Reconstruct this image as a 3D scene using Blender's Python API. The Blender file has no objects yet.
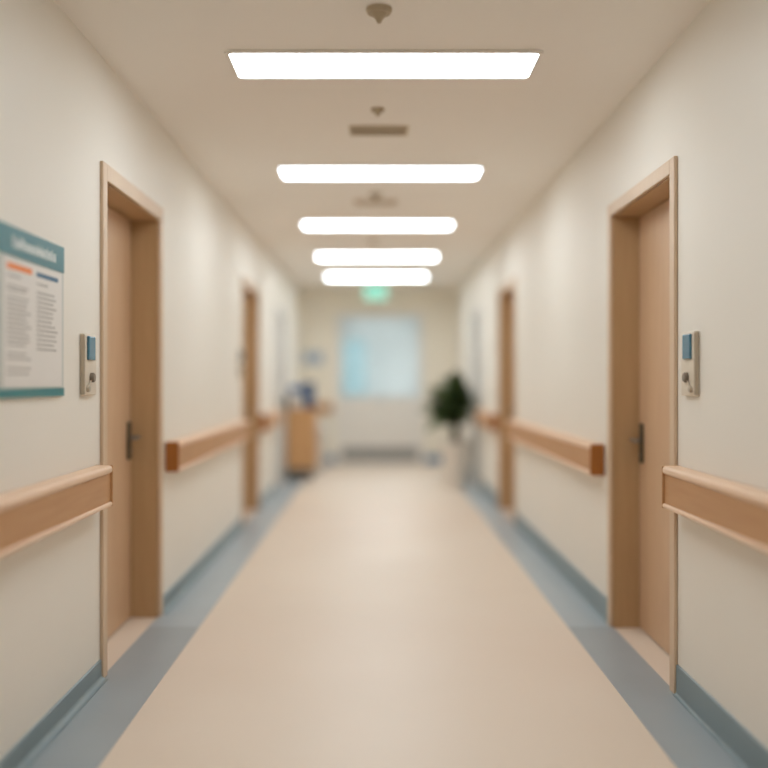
import bpy, bmesh, math, random
from mathutils import Vector, Matrix

random.seed(7)
scene = bpy.context.scene
COL = scene.collection

XL, XR = -1.20, 1.24          # inner faces of the corridor walls
H = 2.71                      # ceiling height
Y0, Y1 = -3.0, 14.5           # corridor ends
T = 0.24                      # wall thickness


# ------------------------------------------------------------------ materials
def srgb(r, g, b):
    f = lambda c: (c / 255 / 12.92) if c / 255 <= 0.04045 else ((c / 255 + 0.055) / 1.055) ** 2.4
    return (f(r), f(g), f(b), 1.0)


def principled(name, col, rough=0.5, spec=0.5, metal=0.0, coat=0.0, coat_rough=0.1):
    m = bpy.data.materials.new(name)
    m.use_nodes = True
    b = m.node_tree.nodes['Principled BSDF']
    b.inputs['Base Color'].default_value = col
    b.inputs['Roughness'].default_value = rough
    b.inputs['Specular IOR Level'].default_value = spec
    b.inputs['Metallic'].default_value = metal
    b.inputs['Coat Weight'].default_value = coat
    b.inputs['Coat Roughness'].default_value = coat_rough
    return m


def noisy(name, col_a, col_b, scale=(1, 1, 1), nscale=4.0, detail=4.0, rough=0.5, spec=0.5, bump=0.0,
          bump_scale=60.0, coat=0.0, coat_rough=0.1):
    """Two close tones mixed by object-space noise, with an optional fine bump."""
    m = principled(name, col_a, rough, spec, 0, coat, coat_rough)
    nt = m.node_tree
    n, l = nt.nodes, nt.links
    b = n['Principled BSDF']
    tc = n.new('ShaderNodeTexCoord')
    mp = n.new('ShaderNodeMapping')
    mp.inputs['Scale'].default_value = scale
    l.new(tc.outputs['Object'], mp.inputs['Vector'])
    no = n.new('ShaderNodeTexNoise')
    no.inputs['Scale'].default_value = nscale
    no.inputs['Detail'].default_value = detail
    l.new(mp.outputs['Vector'], no.inputs['Vector'])
    ramp = n.new('ShaderNodeValToRGB')
    ramp.color_ramp.elements[0].position = 0.3
    ramp.color_ramp.elements[1].position = 0.7
    ramp.color_ramp.elements[0].color = col_a
    ramp.color_ramp.elements[1].color = col_b
    l.new(no.outputs['Fac'], ramp.inputs['Fac'])
    l.new(ramp.outputs['Color'], b.inputs['Base Color'])
    if bump > 0:
        n2 = n.new('ShaderNodeTexNoise')
        n2.inputs['Scale'].default_value = bump_scale
        n2.inputs['Detail'].default_value = 3
        l.new(tc.outputs['Object'], n2.inputs['Vector'])
        bp = n.new('ShaderNodeBump')
        bp.inputs['Strength'].default_value = bump
        bp.inputs['Distance'].default_value = 0.01
        l.new(n2.outputs['Fac'], bp.inputs['Height'])
        l.new(bp.outputs['Normal'], b.inputs['Normal'])
    return m


def emission(name, col, strength):
    m = bpy.data.materials.new(name)
    m.use_nodes = True
    nt = m.node_tree
    nt.nodes.clear()
    o = nt.nodes.new('ShaderNodeOutputMaterial')
    e = nt.nodes.new('ShaderNodeEmission')
    e.inputs['Color'].default_value = col
    e.inputs['Strength'].default_value = strength
    nt.links.new(e.outputs[0], o.inputs['Surface'])
    return m


def wood(name, a, b, axis='z', rough=0.42, spec=0.5):
    s = {'x': (1, 14, 14), 'y': (14, 1, 14), 'z': (14, 14, 1)}[axis]
    return noisy(name, a, b, scale=s, nscale=3.0, detail=6, rough=rough, spec=spec)


M = {}
M['wall'] = noisy('wall_paint', srgb(233, 228, 218), srgb(235, 230, 221), nscale=0.8, rough=0.50, spec=0.40,
                  bump=0.05, bump_scale=25)
M['wall_end'] = noisy('wall_paint_end', srgb(236, 229, 214), srgb(238, 231, 217), nscale=0.8, rough=0.5, spec=0.4)
M['ceiling'] = noisy('ceiling_paint', srgb(242, 237, 230), srgb(244, 239, 232), nscale=0.6, rough=0.8, spec=0.2)
M['floor'] = noisy('floor_vinyl', srgb(227, 211, 194), srgb(230, 215, 199), nscale=1.1, detail=6, rough=0.40,
                   spec=0.42, bump=0.04, bump_scale=6)
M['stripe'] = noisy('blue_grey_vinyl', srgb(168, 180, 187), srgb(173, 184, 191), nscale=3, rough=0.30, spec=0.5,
                    bump=0.04, bump_scale=6)  # farther length: paler, bluer tone carries the grazing floor reflection
M['stripe_dark'] = noisy('grey_vinyl', srgb(158, 167, 172), srgb(162, 171, 176), nscale=3, rough=0.38, spec=0.45,
                         bump=0.04, bump_scale=6)  # nearer length: same vinyl, greyer because its reflection is put into the colour
M['skirting'] = noisy('skirting_vinyl', srgb(126, 142, 147), srgb(131, 147, 152), nscale=3, rough=0.4, spec=0.5)
M['skirting_far'] = noisy('blue_skirting_vinyl', srgb(122, 146, 170), srgb(127, 151, 175), nscale=3, rough=0.4)
M['door_wood'] = wood('door_wood', srgb(202, 166, 132), srgb(210, 176, 142), 'z')
M['jamb_wood'] = wood('jamb_wood', srgb(184, 150, 109), srgb(191, 157, 117), 'z')  # darker than the leaf: shade on the jamb put into the colour
M['casing_wood'] = wood('casing_wood', srgb(208, 181, 152), srgb(213, 188, 160), 'z')
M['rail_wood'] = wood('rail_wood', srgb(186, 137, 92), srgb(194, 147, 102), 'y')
M['rail_lip'] = wood('rail_lip_wood', srgb(232, 198, 168), srgb(237, 205, 176), 'y')  # paler than the rail: light caught on the rounded edge painted in
M['rail_end'] = wood('rail_end_wood', srgb(156, 92, 32), srgb(164, 100, 40), 'z')
M['cart_wood'] = wood('cart_wood', srgb(201, 154, 105), srgb(206, 160, 112), 'z')
M['steel'] = principled('brushed_steel', srgb(150, 146, 140), 0.35, 0.5, 0.9)
M['dark_steel'] = principled('dark_steel', srgb(92, 86, 74), 0.4, 0.5, 0.6)
M['teal'] = noisy('teal_print', srgb(30, 112, 122), srgb(36, 118, 128), nscale=3, rough=0.35, spec=0.5)
M['teal2'] = noisy('teal_print_bottom', srgb(20, 122, 128), srgb(30, 126, 132), nscale=3, rough=0.35, spec=0.5)
M['paper'] = noisy('printed_sheet', srgb(226, 222, 217), srgb(229, 225, 220), nscale=5, rough=0.4, spec=0.4)
M['board'] = noisy('board_grey', srgb(190, 194, 188), srgb(194, 198, 192), nscale=5, rough=0.4, spec=0.4)
M['ink'] = principled('grey_ink', srgb(172, 168, 162), 0.6, 0.2)
M['white_ink'] = principled('white_ink', srgb(232, 238, 236), 0.5, 0.3)
M['orange_ink'] = principled('orange_ink', srgb(238, 138, 72), 0.5, 0.3)
M['blue_ink'] = principled('blue_ink', srgb(72, 112, 140), 0.5, 0.3)
M['plate'] = noisy('cream_plastic', srgb(218, 206, 188), srgb(222, 211, 194), nscale=8, rough=0.4)
M['plate_edge'] = principled('taupe_plastic', srgb(184, 170, 150), 0.45)
M['screen'] = principled('blue_screen', srgb(70, 122, 145), 0.22, 0.5)
M['knob'] = principled('brown_grey_knob', srgb(126, 112, 96), 0.4)
M['light_frame'] = principled('light_frame', srgb(236, 230, 222), 0.5)
LIGHT = (0.92, 1.0, 1.05, 1)
M['diffuser'] = emission('lit_diffuser', LIGHT, 5.5)
LAMP = [M['diffuser']] + [emission('lit_diffuser_%s' % n, LIGHT, v) for n, v in
                          (('second', 5.3), ('third', 5.7), ('fourth', 6.8), ('fifth', 7.6))]
M['diffuser_far'] = emission('lit_diffuser_far', (1.0, 0.975, 0.98, 1), 15.0)
M['detector'] = principled('detector_plastic', srgb(180, 164, 138), 0.5)
M['vent'] = principled('vent_metal', srgb(200, 186, 162), 0.5)
M['vent_dark'] = principled('vent_shadow', srgb(104, 92, 74), 0.8)
M['vent_pale'] = principled('vent_metal_pale', srgb(206, 190, 168), 0.5)
M['vent_back_pale'] = principled('vent_back_pale', srgb(165, 148, 124), 0.8)
M['exit'] = emission('lit_mint_sign', srgb(150, 224, 198), 0.56)
M['grey_paint'] = noisy('grey_frame_paint', srgb(208, 207, 204), srgb(212, 211, 208), nscale=4, rough=0.4)
M['pale_paint'] = noisy('pale_door_paint', srgb(218, 214, 208), srgb(222, 219, 213), nscale=4, rough=0.4)
M['door_lower'] = noisy('end_door_paint', srgb(228, 224, 218), srgb(231, 227, 221), nscale=3, rough=0.4)
M['white_frame'] = noisy('white_blue_frame', srgb(214, 220, 224), srgb(219, 225, 228), nscale=3, rough=0.4)
M['kick'] = principled('kick_metal', srgb(150, 150, 148), 0.4, 0.5, 0.2)
M['far_white'] = noisy('far_room_white', srgb(226, 232, 232), srgb(231, 236, 236), nscale=2, rough=0.6)
M['far_blue'] = noisy('pale_blue_paint', srgb(180, 214, 222), srgb(184, 217, 225), nscale=2, rough=0.4)
M['far_floor'] = noisy('far_room_floor', srgb(205, 210, 208), srgb(210, 215, 213), nscale=2, rough=0.4)
M['sign'] = principled('pale_blue_sign', srgb(192, 202, 210), 0.4)
M['sign_mark'] = principled('slate_sign_mark', srgb(150, 166, 184), 0.4)
M['plinth'] = principled('grey_plinth', srgb(120, 112, 100), 0.6)
M['navy'] = noisy('dark_blue_plastic', srgb(0, 64, 112), srgb(0, 70, 120), nscale=3, rough=0.55)
M['blue_lid'] = noisy('mid_blue_plastic', srgb(64, 112, 166), srgb(70, 118, 172), nscale=3, rough=0.35)
M['white_plastic'] = noisy('white_plastic', srgb(214, 210, 204), srgb(218, 214, 209), nscale=3, rough=0.4)
M['grey_plastic'] = principled('grey_plastic', srgb(110, 106, 94), 0.5)
M['rubber'] = principled('dark_rubber', srgb(60, 58, 56), 0.7)
M['pot'] = noisy('cream_pot', srgb(236, 229, 220), srgb(239, 232, 224), nscale=3, rough=0.45)
M['soil'] = noisy('soil', srgb(60, 45, 32), srgb(80, 62, 44), nscale=30, rough=0.95, spec=0.1)
M['leaf'] = noisy('leaf_green', srgb(74, 92, 54), srgb(112, 132, 84), nscale=5, rough=0.42, spec=0.4)
M['stem'] = noisy('stem_brown', srgb(66, 56, 32), srgb(84, 70, 42), nscale=12, rough=0.7)

g = bpy.data.materials.new('clear_glass')
g.use_nodes = True
gn, gl = g.node_tree.nodes, g.node_tree.links
gn.clear()
g_out = gn.new('ShaderNodeOutputMaterial')
g_mix = gn.new('ShaderNodeMixShader')
g_fr = gn.new('ShaderNodeFresnel')
g_tr = gn.new('ShaderNodeBsdfTransparent')
g_gl = gn.new('ShaderNodeBsdfGlossy')
g_tr.inputs['Color'].default_value = (0.97, 0.98, 0.985, 1)
g_gl.inputs['Roughness'].default_value = 0.02
gl.new(g_fr.outputs[0], g_mix.inputs[0])
gl.new(g_tr.outputs[0], g_mix.inputs[1])
gl.new(g_gl.outputs[0], g_mix.inputs[2])
gl.new(g_mix.outputs[0], g_out.inputs['Surface'])
M['glass'] = g


# ------------------------------------------------------------------ mesh helpers
def new():
    return bmesh.new()


def box(bm, x0, x1, y0, y1, z0, z1, bev=0.0, seg=2):
    x0, x1 = min(x0, x1), max(x0, x1)
    y0, y1 = min(y0, y1), max(y0, y1)
    z0, z1 = min(z0, z1), max(z0, z1)
    t = bmesh.new()
    bmesh.ops.create_cube(t, size=1.0)
    for v in t.verts:
        v.co = Vector((x0 + (v.co.x + .5) * (x1 - x0), y0 + (v.co.y + .5) * (y1 - y0), z0 + (v.co.z + .5) * (z1 - z0)))
    if bev > 0:
        bev = min(bev, 0.45 * min(x1 - x0, y1 - y0, z1 - z0))
        bmesh.ops.bevel(t, geom=t.edges[:], offset=bev, segments=seg, profile=0.5, affect='EDGES')
    merge(bm, t)
    return bm


def merge(bm, t, mat=None):
    if mat is not None:
        bmesh.ops.transform(t, matrix=mat, verts=t.verts)
    me = bpy.data.meshes.new('tmp')
    t.to_mesh(me)
    t.free()
    bm.from_mesh(me)
    bpy.data.meshes.remove(me)


def lathe(bm, prof, n=32, mat=None):
    """prof: list of (r, z); closed with caps where r reaches 0."""
    t = bmesh.new()
    rings = []
    for r, z in prof:
        if r < 1e-5:
            rings.append([t.verts.new((0, 0, z))])
        else:
            rings.append([t.verts.new((r * math.cos(2 * math.pi * i / n), r * math.sin(2 * math.pi * i / n), z))
                          for i in range(n)])
    for a, b in zip(rings[:-1], rings[1:]):
        for i in range(n):
            j = (i + 1) % n
            if len(a) == 1:
                t.faces.new((a[0], b[j], b[i]))
            elif len(b) == 1:
                t.faces.new((a[i], a[j], b[0]))
            else:
                t.faces.new((a[i], a[j], b[j], b[i]))
    bmesh.ops.recalc_face_normals(t, faces=t.faces[:])
    merge(bm, t, mat)
    return bm


def tube(bm, pts, radii, n=12):
    t = bmesh.new()
    rings = []
    for k, p in enumerate(pts):
        p = Vector(p)
        a = Vector(pts[max(k - 1, 0)])
        b = Vector(pts[min(k + 1, len(pts) - 1)])
        d = (b - a).normalized()
        up = Vector((0, 0, 1)) if abs(d.z) < 0.9 else Vector((1, 0, 0))
        u = d.cross(up).normalized()
        w = d.cross(u).normalized()
        r = radii[k] if isinstance(radii, (list, tuple)) else radii
        rings.append([t.verts.new(p + u * r * math.cos(2 * math.pi * i / n) + w * r * math.sin(2 * math.pi * i / n))
                      for i in range(n)])
    for a, b in zip(rings[:-1], rings[1:]):
        for i in range(n):
            j = (i + 1) % n
            t.faces.new((a[i], a[j], b[j], b[i]))
    t.faces.new(rings[0][::-1])
    t.faces.new(rings[-1])
    bmesh.ops.recalc_face_normals(t, faces=t.faces[:])
    merge(bm, t)
    return bm


def prism(bm, prof, axis, a, b):
    """Extrude a closed profile. axis 'y': profile (x,z) from y=a to b."""
    t = bmesh.new()
    mk = {'y': lambda p, s: (p[0], s, p[1]), 'x': lambda p, s: (s, p[0], p[1]), 'z': lambda p, s: (p[0], p[1], s)}[axis]
    r0 = [t.verts.new(mk(p, a)) for p in prof]
    r1 = [t.verts.new(mk(p, b)) for p in prof]
    n = len(prof)
    for i in range(n):
        j = (i + 1) % n
        t.faces.new((r0[i], r0[j], r1[j], r1[i]))
    t.faces.new(r0[::-1])
    t.faces.new(r1)
    bmesh.ops.recalc_face_normals(t, faces=t.faces[:])
    merge(bm, t)
    return bm


def obj(name, bm, mat, parent=None, smooth=False):
    me = bpy.data.meshes.new(name)
    bm.to_mesh(me)
    bm.free()
    me.materials.append(mat)
    if smooth:
        for p in me.polygons:
            p.use_smooth = True
        try:
            me.set_sharp_from_angle(angle=math.radians(40))
        except Exception:
            pass
    o = bpy.data.objects.new(name, me)
    COL.objects.link(o)
    if parent is not None:
        o.parent = parent
    return o


def tag(o, label=None, cat=None, group=None, kind=None):
    if label: o['label'] = label
    if cat: o['category'] = cat
    if group: o['group'] = group
    if kind: o['kind'] = kind
    return o


def thing(name, label, cat, loc=(0, 0, 0), group=None, rz=0.0, kind=None):
    o = bpy.data.objects.new(name, None)
    COL.objects.link(o)
    o.location = loc
    o.rotation_euler = (0, 0, rz)
    o.empty_display_size = 0.1
    return tag(o, label, cat, group, kind)


def copy_tree(o, parent=None):
    c = o.copy()
    COL.objects.link(c)
    if parent is not None:
        c.parent = parent
    for ch in list(o.children):
        copy_tree(ch, c)
    return c


# ------------------------------------------------------------------ shell
# openings: (y0, y1, top)
HEAD = 2.175
L_OPEN = [(4.11, 5.15, HEAD + 0.015), (8.36, 9.40, HEAD), (11.15, 12.05, HEAD - 0.05)]
R_OPEN = [(3.915, 4.94, HEAD), (8.42, 9.46, HEAD), (11.20, 12.10, HEAD - 0.05)]


def side_wall(name, x_in, sgn, openings):
    bm = new()
    xo = x_in + sgn * T
    y = Y0
    for (a, b, top) in openings:
        box(bm, x_in, xo, y, a, 0, H)
        box(bm, x_in, xo, a, b, top, H)
        y = b
    box(bm, x_in, xo, y, Y1, 0, H)
    return tag(obj(name, bm, M['wall']), 'cream painted corridor wall on the %s side' % ('left' if sgn < 0 else 'right'),
               'wall', kind='structure')


side_wall('wall_left', XL, -1, L_OPEN)
side_wall('wall_right', XR, 1, R_OPEN)

# end wall with the opening of the glazed door
DX0, DX1, DTOP = -0.60, 0.69, 2.315
bm = new()
box(bm, XL - T, DX0, Y1, Y1 + 0.16, 0, H)
box(bm, DX1, XR + T, Y1, Y1 + 0.16, 0, H)
box(bm, DX0, DX1, Y1, Y1 + 0.16, DTOP, H)
tag(obj('wall_back', bm, M['wall_end']), 'beige wall closing the far end of the corridor', 'wall', kind='structure')
bm = new()
box(bm, XL - T, XR + T, Y0 - 0.16, Y0, 0, H)
tag(obj('wall_front', bm, M['wall']), 'cream wall closing the corridor behind the viewpoint', 'wall', kind='structure')

bm = new()
box(bm, XL - T, XR + T, Y0 - 0.16, Y1 + 0.16, -0.1, 0)
tag(obj('floor', bm, M['floor']), 'glossy beige vinyl corridor floor', 'floor', kind='structure')
bm = new()
box(bm, XL - T, XR + T, Y0 - 0.16, Y1 + 0.16, H, H + 0.1)
tag(obj('ceiling', bm, M['ceiling']), 'plain warm beige corridor ceiling', 'ceiling', kind='structure')

# blue-grey floor borders, laid in two lengths with a butt joint
SL, SR = -0.935, 1.005
JY = 4.93
n_trim = [0]


def trim(bm, mat, label, cat='floor border'):
    n_trim[0] += 1
    return tag(obj('trim_%d' % n_trim[0], bm, mat), label, cat, kind='structure')


for (x0, x1, side) in ((XL, SL, 'left'), (SR, XR, 'right')):
    bm = new(); box(bm, x0, x1, Y0, JY, 0.0, 0.003)
    trim(bm, M['stripe_dark'], 'nearer length of the grey vinyl floor border along the %s wall' % side)
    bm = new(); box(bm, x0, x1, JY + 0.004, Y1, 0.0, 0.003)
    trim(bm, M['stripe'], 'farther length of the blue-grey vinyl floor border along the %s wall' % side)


# coved skirting
def skirting(name, x_in, sgn, openings, hgt, flange):
    """sgn is the direction from the room into the wall."""
    bm = new()
    d = -sgn
    prof = [(x_in, 0.003), (x_in + d * flange, 0.003), (x_in + d * flange, 0.006)]
    for k in range(1, 7):
        a = math.pi / 2 * k / 7
        r = flange - 0.007
        prof.append((x_in + d * (0.007 + r * (1 - math.sin(a))), 0.006 + r * (1 - math.cos(a)) * 0.8))
    prof += [(x_in + d * 0.007, hgt), (x_in, hgt + 0.004)]
    y = Y0
    cuts = [(a - 0.05, b + 0.05) for (a, b, _) in openings] + [(Y1, Y1)]
    for a, b in cuts:
        prism(bm, prof, 'y', y, a)
        y = b
    return tag(obj(name, bm, M['skirting']), 'blue-grey coved skirting of the %s wall' % name.split('_')[1],
               'skirting', kind='structure')


skirting('baseboard_left', XL, -1, L_OPEN, 0.088, 0.036)
skirting('baseboard_right', XR, 1, R_OPEN, 0.125, 0.022)
bm = new()
box(bm, XL + 0.05, DX0 - 0.05, Y1 - 0.012, Y1, 0.004, 0.14, 0.003)
box(bm, DX1 + 0.05, XR - 0.03, Y1 - 0.012, Y1, 0.004, 0.14, 0.003)
tag(obj('baseboard_back', bm, M['skirting_far']), 'blue-grey skirting of the far end wall', 'skirting', kind='structure')


# ------------------------------------------------------------------ side doors
def side_door(name, x_in, sgn, opening, mats, recess, label, head=0.05, handle=True):
    a, b, top = opening
    leaf_m, jamb_m, casing_m = mats
    xf = x_in + sgn * recess
    xb = xf + sgn * 0.045
    bm = new()
    box(bm, xf, xb, a + 0.024, b - 0.024, 0.008, top - 0.024, 0.002)
    leaf = tag(obj(name, bm, leaf_m), label, 'door', kind='structure')
    # lining of the opening
    bm = new()
    xo = x_in + sgn * (T - 0.002)
    for (y0, y1) in ((a, a + 0.02), (b - 0.02, b)):
        box(bm, x_in, xo, y0, y1, 0.0, top - 0.02)
    box(bm, x_in, xo, a, b, top - 0.02, top)
    # stop beads behind the leaf
    xs = xb + sgn * 0.002
    for (y0, y1) in ((a + 0.02, a + 0.04), (b - 0.04, b - 0.02)):
        box(bm, xs, xs + sgn * 0.03, y0, y1, 0.0, top - 0.02)
    box(bm, xs, xs + sgn * 0.03, a + 0.02, b - 0.02, top - 0.04, top - 0.02)
    obj('door_frame', bm, jamb_m, leaf)
    bm = new()
    w, p, lap = 0.05, 0.016, 0.014
    d = -sgn
    box(bm, x_in, x_in + d * p, a - w, a + lap, 0.003, top + head, 0.004)
    box(bm, x_in, x_in + d * p, b - lap, b + w, 0.003, top + head, 0.004)
    box(bm, x_in, x_in + d * p, a + lap, b - lap, top - lap, top + head, 0.004)
    obj('casing', bm, casing_m, leaf)
    if handle:
        hy = b - 0.085
        hz = 0.99
        bm = new()
        box(bm, xf, xf + d * 0.014, hy - 0.024, hy + 0.024, hz - 0.12, hz + 0.085, 0.006, 3)
        hd = obj('door_handle', bm, M['dark_steel'], leaf, True)
        bm = new()
        tube(bm, [(xf + d * 0.012, hy, hz), (xf + d * 0.055, hy, hz)], 0.011, 16)
        tube(bm, [(xf + d * 0.055, hy + 0.012, hz), (xf + d * 0.060, hy - 0.03, hz), (xf + d * 0.060, hy - 0.125, hz - 0.002)],
             [0.011, 0.0105, 0.009], 16)
        obj('lever', bm, M['steel'], hd, True)
        bm = new()
        lathe(bm, [(0, 0), (0.009, 0), (0.009, 0.006), (0, 0.006)], 20,
              Matrix.Translation((xf + d * 0.012, hy, hz - 0.075)) @ Matrix.Rotation(d * math.pi / 2, 4, 'Y'))
        obj('keyhole', bm, M['steel'], hd, True)
    # hinges on the near jamb
    for hz in (0.28, 1.08, 1.90):
        bm = new()
        tube(bm, [(xf + d * 0.007, a + 0.03, hz - 0.05), (xf + d * 0.007, a + 0.03, hz + 0.05)], 0.007, 12)
        obj('hinge', bm, M['steel'], leaf, True)
    # dark strip painting the shade in the gap under the leaf
    bm = new()
    box(bm, xf + sgn * 0.01, xb - sgn * 0.004, a + 0.026, b - 0.026, 0.0, 0.009)
    obj('threshold_seal', bm, M['rubber'], leaf)
    return leaf


WOODM = (M['door_wood'], M['jamb_wood'], M['casing_wood'])
PALEM = (M['pale_paint'], M['grey_paint'], M['grey_paint'])
side_door('door_1', XL, -1, L_OPEN[0], WOODM, 0.145, 'nearest light wood door recessed in the left wall', head=0.06)
side_door('door_2', XR, 1, R_OPEN[0], WOODM, 0.135, 'nearest light wood door recessed in the right wall')
side_door('door_3', XL, -1, L_OPEN[1], WOODM, 0.145, 'second wood door along the left wall, farther down the corridor')
side_door('door_4', XR, 1, R_OPEN[1], WOODM, 0.135, 'second wood door along the right wall, before the potted plant')
side_door('door_5', XL, -1, L_OPEN[2], PALEM, 0.05, 'pale grey door in the left wall just before the wooden cart')
side_door('door_6', XR, 1, R_OPEN[2], PALEM, 0.05, 'pale grey door in the right wall behind the potted plant')

# ------------------------------------------------------------------ glazed end door
GX0, GX1, GZ0, GZ1 = DX0 + 0.055, DX1 - 0.055, 1.05, 2.255
ly0, ly1 = Y1 + 0.02, Y1 + 0.065
bm = new()
box(bm, DX0 + 0.03, DX1 - 0.03, ly0, ly1, 0.008, GZ0)
box(bm, DX0 + 0.03, GX0, ly0, ly1, GZ0, GZ1)
box(bm, GX1, DX1 - 0.03, ly0, ly1, GZ0, GZ1)
box(bm, DX0 + 0.03, DX1 - 0.03, ly0, ly1, GZ1, DTOP - 0.03)
ed = tag(obj('door_7', bm, M['door_lower']), 'wide pale end door with a large window, under the green sign', 'door',
         kind='structure')
bm = new()
box(bm, DX0, DX0 + 0.03, Y1, Y1 + 0.16, 0, DTOP - 0.03)
box(bm, DX1 - 0.03, DX1, Y1, Y1 + 0.16, 0, DTOP - 0.03)
box(bm, DX0, DX1, Y1, Y1 + 0.16, DTOP - 0.03, DTOP)
w = 0.04
box(bm, DX0 - w, DX0 + 0.002, Y1 - 0.015, Y1, 0.003, DTOP + w, 0.003)
box(bm, DX1 - 0.002, DX1 + w, Y1 - 0.015, Y1, 0.003, DTOP + w, 0.003)
box(bm, DX0, DX1, Y1 - 0.015, Y1, DTOP, DTOP + w, 0.003)
obj('door_frame', bm, M['casing_end'] if 'casing_end' in M else M['door_lower'], ed)
bm = new()
f = 0.035
for y0, y1 in ((ly0 - 0.012, ly0), (ly1, ly1 + 0.012)):
    box(bm, GX0 - f, GX0 + 0.012, y0, y1, GZ0 - f, GZ1 + f, 0.003)
    box(bm, GX1 - 0.012, GX1 + f, y0, y1, GZ0 - f, GZ1 + f, 0.003)
    box(bm, GX0, GX1, y0, y1, GZ0 - f, GZ0 + 0.012, 0.003)
    box(bm, GX0, GX1, y0, y1, GZ1 - 0.012, GZ1 + f, 0.003)
wf = obj('window_frame', bm, M['white_frame'], ed)
bm = new()
box(bm, GX0, GX1, ly0 + 0.018, ly0 + 0.026, GZ0, GZ1)
obj('pane', bm, M['glass'], wf)
bm = new()
box(bm, DX0 + 0.05, DX1 - 0.05, ly0 - 0.004, ly0, 0.05, 0.26, 0.001)
obj('kick_plate', bm, M['kick'], ed)
bm = new()
box(bm, GX0, GX1, ly0 - 0.008, ly0 - 0.0, 0.93, 0.965, 0.003)
obj('push_bar', bm, M['door_lower'], ed)

# ------------------------------------------------------------------ bright room behind the end door
FY = 18.2
bm = new()
box(bm, -1.9, 1.9, Y1 + 0.16, FY + 0.1, -0.1, 0)
tag(obj('floor_beyond', bm, M['far_floor']), 'pale floor of the bright room seen through the end door window', 'floor',
    kind='structure')
bm = new()
box(bm, -1.9, 1.9, Y1 + 0.16, FY + 0.1, H, H + 0.1)
tag(obj('ceiling_beyond', bm, M['far_white']), 'white ceiling of the bright room behind the end door', 'ceiling',
    kind='structure')
bm = new()
box(bm, -1.9, -1.8, Y1 + 0.16, FY, 0, H)
box(bm, 1.8, 1.9, Y1 + 0.16, FY, 0, H)
box(bm, -1.9, 1.9, FY, FY + 0.1, 0, H)
tag(obj('wall_beyond', bm, M['far_white']), 'white walls of the bright room seen through the end door window', 'wall',
    kind='structure')
# pale blue door of the room beyond, modelled as a tall cabinet
cab = thing('tall_cabinet', 'tall pale blue cabinet seen through the left of the end door window', 'cabinet', (-0.44, 17.90, 0))
bm = new(); box(bm, -0.21, 0.21, -0.2, 0.25, 0.06, 2.04, 0.006)
obj('body', bm, M['far_blue'], cab)
bm = new(); box(bm, -0.2, 0.2, -0.218, -0.2, 0.08, 2.02, 0.004)
cd = obj('door', bm, M['far_blue'], cab)
bm = new(); tube(bm, [(0.15, -0.22, 0.98), (0.15, -0.245, 0.99), (0.15, -0.245, 1.15), (0.15, -0.22, 1.16)], 0.006, 10)
obj('handle', bm, M['steel'], cd, True)
bm = new(); box(bm, -0.19, 0.19, -0.18, 0.24, 0, 0.06)
obj('plinth', bm, M['kick'], cab)


# ------------------------------------------------------------------ handrails
def handrail(side, y0, y1, label, z0=0.780, z1=0.950):
    x_in, d = (XL, 1) if side == 'left' else (XR, -1)
    t = thing('handrail', label, 'handrail', (x_in, (y0 + y1) / 2, 0), 'wooden handrails along the corridor walls')
    L = (y1 - y0) / 2
    P = 0.078
    bm = new()
    prism(bm, [(d * 0.012, z0 + 0.012), (d * (P - 0.008), z0 + 0.012), (d * (P - 0.008), z1 - 0.030), (d * 0.012, z1 - 0.030)],
          'y', -L + 0.012, L - 0.012)
    obj('rail', bm, M['rail_wood'], t)

    def lip(za, zb, r):
        prof = []
        c = [(d * 0.008, za), (d * P, za), (d * P, zb), (d * 0.008, zb)]
        # rounded front corners
        pts = [(d * 0.006, za)]
        for k in range(5):
            a = -math.pi / 2 + math.pi / 2 * k / 4
            pts.append((d * (P - r + r * math.cos(a)), za + r + r * math.sin(a)))
        for k in range(5):
            a = math.pi / 2 * k / 4
            pts.append((d * (P - r + r * math.cos(a)), zb - r + r * math.sin(a)))
        pts.append((d * 0.006, zb))
        return pts

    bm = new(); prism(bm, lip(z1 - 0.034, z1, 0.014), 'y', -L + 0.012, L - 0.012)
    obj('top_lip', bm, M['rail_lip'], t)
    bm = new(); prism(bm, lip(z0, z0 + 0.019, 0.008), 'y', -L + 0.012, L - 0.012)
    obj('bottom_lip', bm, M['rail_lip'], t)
    for s in (-1, 1):
        bm = new()
        a, b = sorted((s * L, s * (L - 0.014)))
        box(bm, 0.002 * d, d * (P + 0.001), a, b, z0 - 0.001, z1 + 0.001, 0.005, 3)
        obj('end_cap', bm, M['rail_end'] if s < 0 else M['rail_wood'], t)
    n = max(2, int((y1 - y0) / 0.9) + 1)
    for k in range(n):
        yy = -L + 0.12 + (2 * L - 0.24) * k / (n - 1)
        bm = new()
        box(bm, 0, d * 0.02, yy - 0.02, yy + 0.02, z0 + 0.03, z1 - 0.04, 0.003)
        obj('bracket', bm, M['steel'], t)
    return t


handrail('left', -2.9, 3.99, 'wooden handrail on left wall nearest the viewer, below the teal notice board',
         0.766, 0.938)
handrail('left', 5.30, 8.27, 'wooden handrail on left wall between the two wood doors, with an orange-brown end')
handrail('left', 9.52, 11.05, 'short far wooden handrail on left wall between second wood door and cart')
handrail('right', -2.9, 3.83, 'wooden handrail on right wall nearest the viewer, running out of the frame')
handrail('right', 5.10, 8.33, 'wooden handrail on right wall between the two wood doors, with an orange-brown end')
handrail('right', 9.58, 11.10, 'short far wooden handrail on right wall just beside the potted plant')

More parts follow.
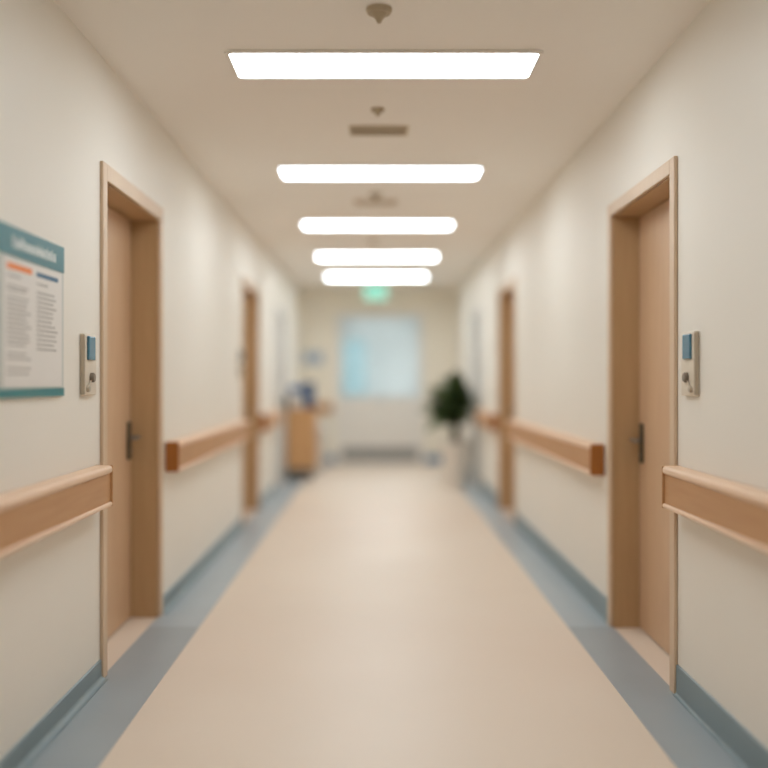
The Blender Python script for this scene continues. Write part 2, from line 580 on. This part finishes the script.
t = thing('handrail', 'small piece of wooden handrail on far end wall between cart and end door', 'handrail',
          (-0.93, Y1, 0), 'wooden handrails along the corridor walls')
bm = new(); box(bm, -0.24, 0.24, -0.07, -0.012, 0.80, 0.935, 0.006)
obj('rail', bm, M['rail_wood'], t)
bm = new(); box(bm, -0.24, 0.24, -0.078, -0.008, 0.935, 0.955, 0.006)
obj('top_lip', bm, M['rail_lip'], t)
for s in (-0.15, 0.15):
    bm = new(); box(bm, s - 0.02, s + 0.02, -0.02, 0, 0.83, 0.91, 0.003)
    obj('bracket', bm, M['steel'], t)


# ------------------------------------------------------------------ ceiling lights
def rounded_rect(hx, hy, r, n=6):
    pts = []
    for cx, cy, a0 in ((hx - r, hy - r, 0), (-hx + r, hy - r, 90), (-hx + r, -hy + r, 180), (hx - r, -hy + r, 270)):
        for k in range(n + 1):
            a = math.radians(a0 + 90 * k / n)
            pts.append((cx + r * math.cos(a), cy + r * math.sin(a)))
    return pts


LW, LD = 0.668, 0.165
lt = thing('ceiling_light', 'ceiling', 'ceiling light', (0, 0, H), 'rectangular lit ceiling panels in a row')
# frame: ring
t0 = bmesh.new()
outer = rounded_rect(LW + 0.016, LD + 0.016, 0.03)
inner = rounded_rect(LW, LD, 0.025)
for zt in (0,):
    vo0 = [t0.verts.new((x, y, 0.0)) for x, y in outer]
    vo1 = [t0.verts.new((x, y, -0.012)) for x, y in outer]
    vi1 = [t0.verts.new((x, y, -0.012)) for x, y in inner]
    vi0 = [t0.verts.new((x, y, -0.001)) for x, y in inner]
n = len(outer)
for i in range(n):
    j = (i + 1) % n
    t0.faces.new((vo0[i], vo0[j], vo1[j], vo1[i]))
    t0.faces.new((vo1[i], vo1[j], vi1[j], vi1[i]))
    t0.faces.new((vi1[i], vi1[j], vi0[j], vi0[i]))
bmesh.ops.recalc_face_normals(t0, faces=t0.faces[:])
bm = new(); merge(bm, t0)
obj('frame', bm, M['light_frame'], lt)
bm = new(); prism(bm, rounded_rect(LW - 0.001, LD - 0.001, 0.024), 'z', -0.009, -0.001)
obj('diffuser', bm, M['diffuser'], lt)

spots = [(4.18, 0.03), (6.36, 0.022), (8.50, 0.005), (10.67, 0.0), (12.74, -0.01), (2.0, 0.03)]
lab = ['nearest and largest lit rectangular ceiling panel in view, behind the first detector',
       'second lit ceiling panel from the viewer, just beyond the dark air vent',
       'third lit ceiling panel from the viewer, middle one of the row of five',
       'fourth lit ceiling panel from the viewer, next to last of the row',
       'farthest and smallest lit ceiling panel, just before the green sign',
       'lit ceiling panel just above the frame of the photo, ahead of the viewer']
for i, ((y, x), s) in enumerate(zip(spots, lab)):
    o = lt if i == 0 else copy_tree(lt)
    o.location = (x, y, H)
    o['label'] = s
    if 0 < i < 5:
        for ch in o.children:
            if ch.name.startswith('diffuser'):
                ch.data = ch.data.copy()
                ch.data.materials[0] = LAMP[i]

# light panels of the bright room
lb = copy_tree(lt)
lb.location = (0.3, 16.2, H)
lb['label'] = 'cool white ceiling panel inside the bright room behind the end door'
lb['group'] = 'cool ceiling panels of the room beyond'
for ch in lb.children:
    if ch.name.startswith('diffuser'):
        ch.data = ch.data.copy()
        ch.data.materials[0] = M['diffuser_far']


# ------------------------------------------------------------------ detectors and vents
dt = thing('smoke_detector', '', 'smoke detector', (0, 0, H), 'ceiling smoke detectors')
bm = new(); lathe(bm, [(0, 0), (0.049, 0), (0.049, -0.010), (0.043, -0.020), (0, -0.020)], 32)
obj('base', bm, M['detector'], dt, True)
bm = new(); lathe(bm, [(0, -0.018), (0.030, -0.020), (0.024, -0.030), (0.013, -0.044), (0.008, -0.055), (0, -0.057)], 32)
obj('sensor_cone', bm, M['detector'], dt, True)
for i, (x, y, s) in enumerate([(0.008, 3.56, 'round cone-tipped smoke detector on ceiling nearest the viewer'),
                               (0.004, 4.88, 'small smoke detector on ceiling just before the dark air vent'),
                               (-0.01, 7.10, 'smoke detector on ceiling before the pale second vent, between second and third panels'),
                               (-0.04, 9.45, 'far smoke detector on ceiling between third and fourth lit panels')]):
    o = dt if i == 0 else copy_tree(dt)
    o.location = (x, y, H)
    o['label'] = s
    if i == 1:
        o.scale = (0.72, 0.72, 0.72)


def vent(x, y, hw, hd, label, mf, mb):
    v = thing('air_vent', label, 'air vent', (x, y, H), 'slatted ceiling air vents')
    bm = new(); box(bm, -hw + 0.004, hw - 0.004, -hd + 0.004, hd - 0.004, -0.004, 0)
    obj('backing', bm, mb, v)
    bm = new()
    fw = 0.014
    box(bm, -hw, hw, -hd, -hd + fw, -0.014, 0, 0.003); box(bm, -hw, hw, hd - fw, hd, -0.014, 0, 0.003)
    box(bm, -hw, -hw + fw, -hd + fw, hd - fw, -0.014, 0, 0.003); box(bm, hw - fw, hw, -hd + fw, hd - fw, -0.014, 0, 0.003)
    obj('frame', bm, mf, v)
    bm = new()
    n = 5
    for k in range(n):
        yy = -hd + fw + (2 * hd - 2 * fw) * (k + 0.5) / n
        box(bm, -hw + fw, hw - fw, yy - 0.004, yy + 0.002, -0.012, -0.003)
    obj('slats', bm, mf, v)
    return v


vent(0.01, 5.28, 0.165, 0.085, 'dark slatted air vent on ceiling between first and second lit panels', M['vent'], M['vent_dark'])
vent(-0.01, 7.41, 0.17, 0.08, 'pale slatted air vent on ceiling between second and third lit panels', M['vent_pale'], M['vent_back_pale'])

# ------------------------------------------------------------------ exit sign
ex = thing('exit_sign', 'small glowing mint green sign hanging from ceiling before the end door', 'sign', (-0.02, 13.45, H))
bm = new(); box(bm, -0.10, 0.10, -0.02, 0.02, -0.015, 0, 0.003)
obj('ceiling_plate', bm, M['white_plastic'], ex)
for s in (-0.07, 0.07):
    bm = new(); tube(bm, [(s, 0, -0.012), (s, 0, -0.045)], 0.005, 10)
    obj('hanger', bm, M['steel'], ex, True)
bm = new(); box(bm, -0.17, 0.17, -0.02, 0.02, -0.265, -0.04, 0.006)
obj('housing', bm, M['white_plastic'], ex)
for yy, in ((-0.0215,), (0.0215,)):
    bm = new(); box(bm, -0.16, 0.16, yy - 0.002, yy + 0.002, -0.255, -0.05, 0.001)
    obj('lit_face', bm, M['exit'], ex)


# ------------------------------------------------------------------ notice board
def on_left(bm, y0, y1, z0, z1, d0, d1, bev=0.0):
    box(bm, d0, d1, y0, y1, z0, z1, bev)


NB0, NB1, NZ0, NZ1 = 2.935, 3.562, 1.240, 1.803
nb = thing('notice_board', 'teal and white printed notice board on the left wall above the handrail', 'notice board',
           (XL, (NB0 + NB1) / 2, NZ0))
cy = (NB0 + NB1) / 2
hw = (NB1 - NB0) / 2
hh = NZ1 - NZ0
bm = new(); box(bm, -0.002, 0.010, -hw, hw, 0, hh, 0.002)
obj('backing_board', bm, M['board'], nb)
bm = new(); box(bm, 0.010, 0.0125, -hw + 0.001, hw - 0.001, hh - 0.098, hh - 0.001)
hdr = obj('header_band', bm, M['teal'], nb)
bm = new(); box(bm, 0.010, 0.0125, -hw + 0.001, hw - 0.001, 0.001, 0.030)
obj('footer_band', bm, M['teal2'], nb)
bm = new(); box(bm, 0.010, 0.012, -hw + 0.045, hw - 0.025, 0.036, hh - 0.104)
sheet = obj('printed_sheet', bm, M['paper'], nb)
# blurred title strokes: too soft to read in the photo, so only the rhythm of the strokes
bm = new()
y = 3.055 - cy
zt, zb = hh - 0.030, hh - 0.070
rr = random.Random(4)
first = True
while y < 3.46 - cy:
    hgt = 0 if first else rr.choice((0.0, 0.008, 0.010, 0.012))
    box(bm, 0.0125, 0.0133, y, y + 0.007, zb, zt - hgt)
    if rr.random() < 0.6 and not first:
        zz = rr.uniform(zb + 0.002, zt - 0.018)
        box(bm, 0.0125, 0.0133, y + 0.007, y + 0.0125, zz, zz + 0.007)
    y += 0.0125 if not first else 0.017
    first = False
obj('title_strokes', bm, M['white_ink'], hdr)
bm = new(); box(bm, 0.012, 0.0128, 3.011 - cy, 3.229 - cy, hh - 0.142, hh - 0.122)
obj('orange_heading', bm, M['orange_ink'], sheet)
bm = new(); box(bm, 0.012, 0.0128, 3.274 - cy, 3.492 - cy, hh - 0.142, hh - 0.126)
obj('blue_heading', bm, M['blue_ink'], sheet)
bm = new()
rr = random.Random(9)


def lines(a, b, zs, bm):
    for z, frac in zs:
        y = a
        e = a + (b - a) * frac
        while y < e - 0.012:
            wd = min(rr.uniform(0.012, 0.04), e - y)
            box(bm, 0.012, 0.0126, y, y + wd, z, z + 0.0065)
            y += wd + 0.006


zs1 = [(hh - 0.166, .6), (hh - 0.20, .9), (hh - 0.212, .75)] + [(hh - 0.236 - 0.0155 * k, rr.uniform(.75, 1)) for k in range(11)] + \
      [(hh - 0.42, .8), (hh - 0.436, .95), (hh - 0.468, .95), (hh - 0.486, .95)]
zs2 = [(hh - 0.17, .5)] + [(hh - 0.20 - 0.0165 * k, rr.uniform(.7, 1)) for k in range(13)]
lines(3.011 - cy, 3.226 - cy, zs1, bm)
lines(3.276 - cy, 3.49 - cy, zs2, bm)
obj('text_lines', bm, M['ink'], sheet)


# ------------------------------------------------------------------ wall readers
def reader(side, y, z, label):
    x_in, d = (XL, 1) if side == 'left' else (XR, -1)
    t = thing('card_reader', label, 'card reader', (x_in, y, z), 'card readers beside the doors')
    bm = new(); box(bm, -d * 0.002, d * 0.018, -0.082, 0.082, -0.125, 0.128, 0.006, 3)
    obj('back_plate', bm, M['plate'], t, True)
    bm = new(); box(bm, d * 0.004, d * 0.020, -0.086, -0.076, -0.12, 0.123, 0.002)
    obj('side_trim', bm, M['plate_edge'], t)  # darker strip paints the shadow along the plate's near edge
    bm = new(); box(bm, d * 0.017, d * 0.028, -0.050, 0.038, 0.020, 0.118, 0.004)
    obj('screen', bm, M['screen'], t)
    # round button with a slanted stem down to a small knob
    def disc(yy, zz, r, h):
        b_ = new()
        lathe(b_, [(0, 0), (r, 0), (r, h * 0.7), (r * 0.8, h), (0, h)], 24,
              Matrix.Translation((d * 0.018, yy, zz)) @ Matrix.Rotation(d * math.pi / 2, 4, 'Y'))
        return b_
    kb = obj('button', disc(0.004, -0.052, 0.020, 0.016), M['knob'], t, True)
    obj('knob', disc(-0.048, -0.098, 0.013, 0.012), M['plate_edge'], t, True)
    bm = new(); tube(bm, [(d * 0.022, -0.004, -0.06), (d * 0.022, -0.044, -0.095)], 0.004, 10)
    obj('stem', bm, M['plate_edge'], t, True)
    return t


reader('left', 3.872, 1.362, 'cream wall reader with blue screen on left wall beside the nearest wood door')
reader('right', 3.69, 1.362, 'cream wall reader with blue screen on right wall beside the nearest wood door')
reader('left', 8.19, 1.44, 'distant wall reader on left wall just before the second wood door')

# ------------------------------------------------------------------ small sign on the end wall
sg = thing('wall_sign', 'small pale blue sign on far end wall above the wooden cart', 'sign', (-0.985, Y1, 1.64))
bm = new(); box(bm, -0.16, 0.16, -0.012, 0, -0.105, 0.105, 0.004)
obj('plate', bm, M['sign'], sg)
for a in (-0.12, 0.02):
    bm = new(); box(bm, a, a + 0.10, -0.014, -0.011, -0.06, 0.06)
    obj('printed_mark', bm, M['sign_mark'], sg)

# ------------------------------------------------------------------ wooden cart
ct = thing('supply_cart', 'light wooden cart cabinet standing against left wall near the far end', 'cart', (-0.998, 12.52, 0))
bm = new(); box(bm, -0.175, 0.175, -0.42, 0.42, 0.16, 0.90, 0.006)
obj('body', bm, M['cart_wood'], ct)
bm = new(); box(bm, -0.185, 0.185, -0.435, 0.435, 0.90, 0.93, 0.006)
obj('top', bm, M['cart_wood'], ct)
bm = new(); box(bm, -0.165, 0.165, -0.40, 0.40, 0.075, 0.16)
obj('base_frame', bm, M['plinth'], ct)
for a in (-0.205, 0.205):
    bm = new(); box(bm, 0.175, 0.187, a - 0.198, a + 0.198, 0.18, 0.885, 0.004)
    dr = obj('door', bm, M['cart_wood'], ct)
    s = -1 if a > 0 else 1
    bm = new(); tube(bm, [(0.186, a + s * 0.16, 0.52), (0.208, a + s * 0.16, 0.53), (0.208, a + s * 0.16, 0.64), (0.186, a + s * 0.16, 0.65)], 0.005, 10)
    obj('handle', bm, M['steel'], dr, True)
for sx in (-0.13, 0.13):
    for sy in (-0.34, 0.34):
        bm = new(); tube(bm, [(sx - 0.014, sy, 0.036), (sx + 0.014, sy, 0.036)], 0.036, 20)
        ca = obj('caster', bm, M['rubber'], ct, True)
        bm = new()
        prism(bm, [(sx - 0.022, 0.03), (sx - 0.017, 0.03), (sx - 0.017, 0.073), (sx + 0.017, 0.073), (sx + 0.017, 0.03),
                   (sx + 0.022, 0.03), (sx + 0.022, 0.078), (sx - 0.022, 0.078)], 'y', sy - 0.012, sy + 0.012)
        obj('fork', bm, M['steel'], ca)

TOPZ = 0.93
bb = thing('storage_bin', 'dark blue upright bin on top of the wooden cart', 'bin', (-0.888, 12.32, TOPZ))
bm = new()
box(bm, -0.064, 0.064, -0.1, 0.1, 0.0, 0.32, 0.010, 3)
obj('body', bm, M['navy'], bb)
bm = new(); box(bm, -0.069, 0.069, -0.107, 0.107, 0.315, 0.338, 0.006)
obj('lid', bm, M['navy'], bb)
wb = thing('storage_box', 'pale grey box with a blue lid beside the dark blue bin on the cart', 'box', (-1.048, 12.30, TOPZ))
bm = new(); box(bm, -0.080, 0.080, -0.11, 0.11, 0, 0.205, 0.008, 3)
obj('body', bm, M['white_plastic'], wb)
bm = new(); box(bm, -0.087, 0.087, -0.117, 0.117, 0.205, 0.295, 0.008, 3)
obj('lid', bm, M['blue_lid'], wb)
bt = thing('pump_bottle', 'small dark grey pump bottle at the wall edge of the cart top', 'bottle', (-1.160, 12.14, TOPZ))
bm = new(); lathe(bm, [(0, 0), (0.026, 0), (0.028, 0.006), (0.028, 0.13), (0.020, 0.15), (0.011, 0.158), (0, 0.158)], 24)
obj('body', bm, M['grey_plastic'], bt, True)
bm = new(); tube(bm, [(0, 0, 0.156), (0, 0, 0.195)], 0.008, 12); tube(bm, [(0, 0.008, 0.195), (0, -0.035, 0.19)], 0.006, 12)
obj('pump', bm, M['grey_plastic'], bt, True)
wbn = thing('waste_bin', 'small white bin standing behind the wooden cart near the end wall', 'bin', (-0.88, 13.45, 0))
bm = new(); lathe(bm, [(0, 0), (0.13, 0), (0.135, 0.01), (0.165, 0.60), (0.17, 0.61), (0.165, 0.62), (0, 0.62)], 32)
obj('body', bm, M['white_plastic'], wbn, True)
bm = new(); lathe(bm, [(0, 0.615), (0.172, 0.615), (0.172, 0.635), (0.13, 0.67), (0, 0.685)], 32)
obj('lid', bm, M['white_plastic'], wbn, True)

# ------------------------------------------------------------------ potted plant
random.seed(5)
pp = thing('potted_plant', 'bushy dark green plant in a cream pot by the right wall', 'potted plant', (0.965, 11.5, 0))
bm = new()
lathe(bm, [(0, 0.0), (0.135, 0.0), (0.142, 0.012), (0.185, 0.50), (0.195, 0.51), (0.195, 0.545), (0.188, 0.55),
           (0.172, 0.548), (0.170, 0.50), (0.0, 0.495)], 48)
obj('pot', bm, M['pot'], pp, True)
bm = new(); lathe(bm, [(0, 0.49), (0.168, 0.49), (0.168, 0.512), (0.08, 0.522), (0, 0.524)], 32)
obj('soil', bm, M['soil'], pp, True)
rs = random.Random(21)
# stems: a woody trunk with canes leaving it
stems = []
bm = new()
tube(bm, [(0, 0, 0.50), (0.008, 0, 0.60), (-0.006, 0.01, 0.70), (0, 0, 0.80)], [0.060, 0.054, 0.048, 0.036], 12)
obj('trunk', bm, M['stem'], pp, True)
bm = new()
for k in range(9):
    a = 2 * math.pi * k / 9 + rs.uniform(-.3, .3)
    r1 = rs.uniform(0.05, 0.17)
    hz = rs.uniform(0.90, 1.16)
    pts = []
    for j in range(7):
        u = j / 6
        rad = 0.012 + (r1 - 0.012) * u ** 1.5
        pts.append((rad * math.cos(a), rad * math.sin(a), 0.62 + (hz - 0.62) * u))
    tube(bm, pts, [0.012 - 0.006 * j / 6 for j in range(7)], 8)
    stems.append(pts)
obj('canes', bm, M['stem'], pp, True)


def leaf(bm, base, az, el, L, W, droop, roll):
    t = bmesh.new()
    n = 8
    rows = []
    for i in range(n + 1):
        u = i / n
        wdt = W * math.sin(math.pi * min(1, (u * 0.93 + 0.05))) ** 0.8 * (1 - 0.25 * u)
        if i == n: wdt = 0.0015
        ang = el - droop * u
        # integrate position
        if i == 0:
            p = Vector((0, 0, 0))
        else:
            p = p + Vector((math.cos(ang), 0, math.sin(ang))) * (L / n)
        nrm = Vector((-math.sin(ang), 0, math.cos(ang)))
        fold = 0.28 * wdt
        rows.append([t.verts.new(p + Vector((0, -wdt, 0)) + nrm * fold),
                     t.verts.new(p + Vector((0, -wdt * 0.5, 0)) + nrm * fold * 0.35),
                     t.verts.new(p),
                     t.verts.new(p + Vector((0, wdt * 0.5, 0)) + nrm * fold * 0.35),
                     t.verts.new(p + Vector((0, wdt, 0)) + nrm * fold)])
    for a_, b_ in zip(rows[:-1], rows[1:]):
        for q in range(4):
            t.faces.new((a_[q], a_[q + 1], b_[q + 1], b_[q]))
    # thickness
    bmesh.ops.solidify(t, geom=t.faces[:], thickness=0.0015)
    merge(bm, t, Matrix.Translation(base) @ Matrix.Rotation(az, 4, 'Z')
          @ Matrix.Rotation(-el, 4, 'Y') @ Matrix.Rotation(roll, 4, 'X') @ Matrix.Rotation(el, 4, 'Y'))


bm = new()
for si, pts in enumerate(stems):
    for q in range(13):
        u = 0.28 + 0.72 * q / 12
        idx = u * 6
        i0 = min(int(idx), 5)
        base = Vector(pts[i0]).lerp(Vector(pts[i0 + 1]), idx - i0)
        az = q * 2.4 + si * 0.9 + rs.uniform(-.3, .3)
        el = rs.uniform(0.2, 0.9) + 0.7 * max(0, (u - 0.5) / 0.5) * rs.uniform(0.4, 1.1)
        L = rs.uniform(0.36, 0.52) * (1 - 0.3 * max(0, u - 0.7) / 0.3 * (el > 1.0))
        reach = 0.25 - base.x           # the wall stands 0.275 m from the trunk
        if L * math.cos(az) * 0.95 > reach:
            L = max(0.14, min(L, reach / max(0.3, math.cos(az))))
            el = max(el, 0.9)
        leaf(bm, base, az, el, L, rs.uniform(0.052, 0.078), rs.uniform(0.3, 1.2), rs.choice((-1, 1)) * rs.uniform(0.2, 1.1))
obj('foliage', bm, M['leaf'], pp, True)

# ------------------------------------------------------------------ world, camera, view
w = bpy.data.worlds.new('World')
scene.world = w
w.use_nodes = True
w.node_tree.nodes['Background'].inputs['Color'].default_value = (1.0, 0.96, 0.9, 1)
w.node_tree.nodes['Background'].inputs['Strength'].default_value = 0.2

cam = bpy.data.cameras.new('camera')
co = bpy.data.objects.new('camera', cam)
COL.objects.link(co)
scene.camera = co
co.location = (0, 0, 1.30)
co.rotation_euler = (math.pi / 2, 0, 0)
cam.sensor_width = 36
cam.sensor_fit = 'HORIZONTAL'
cam.lens = 938 / 768 * 36
cam.shift_x = (384 - 377) / 768
cam.shift_y = -(384 - 380) / 768
cam.clip_start = 0.05
cam.dof.use_dof = True
cam.dof.focus_distance = 3.9
cam.dof.aperture_fstop = 0.42

scene.view_settings.view_transform = 'Standard'
scene.view_settings.look = 'None'
scene.view_settings.exposure = 1.07
scene.view_settings.gamma = 1.0
scene.view_settings.use_curve_mapping = False
scene.cycles.max_bounces = 12
scene.cycles.diffuse_bounces = 8
scene.cycles.glossy_bounces = 4
scene.cycles.transmission_bounces = 6
scene.cycles.sample_clamp_indirect = 6.0
scene.cycles.use_denoising = True
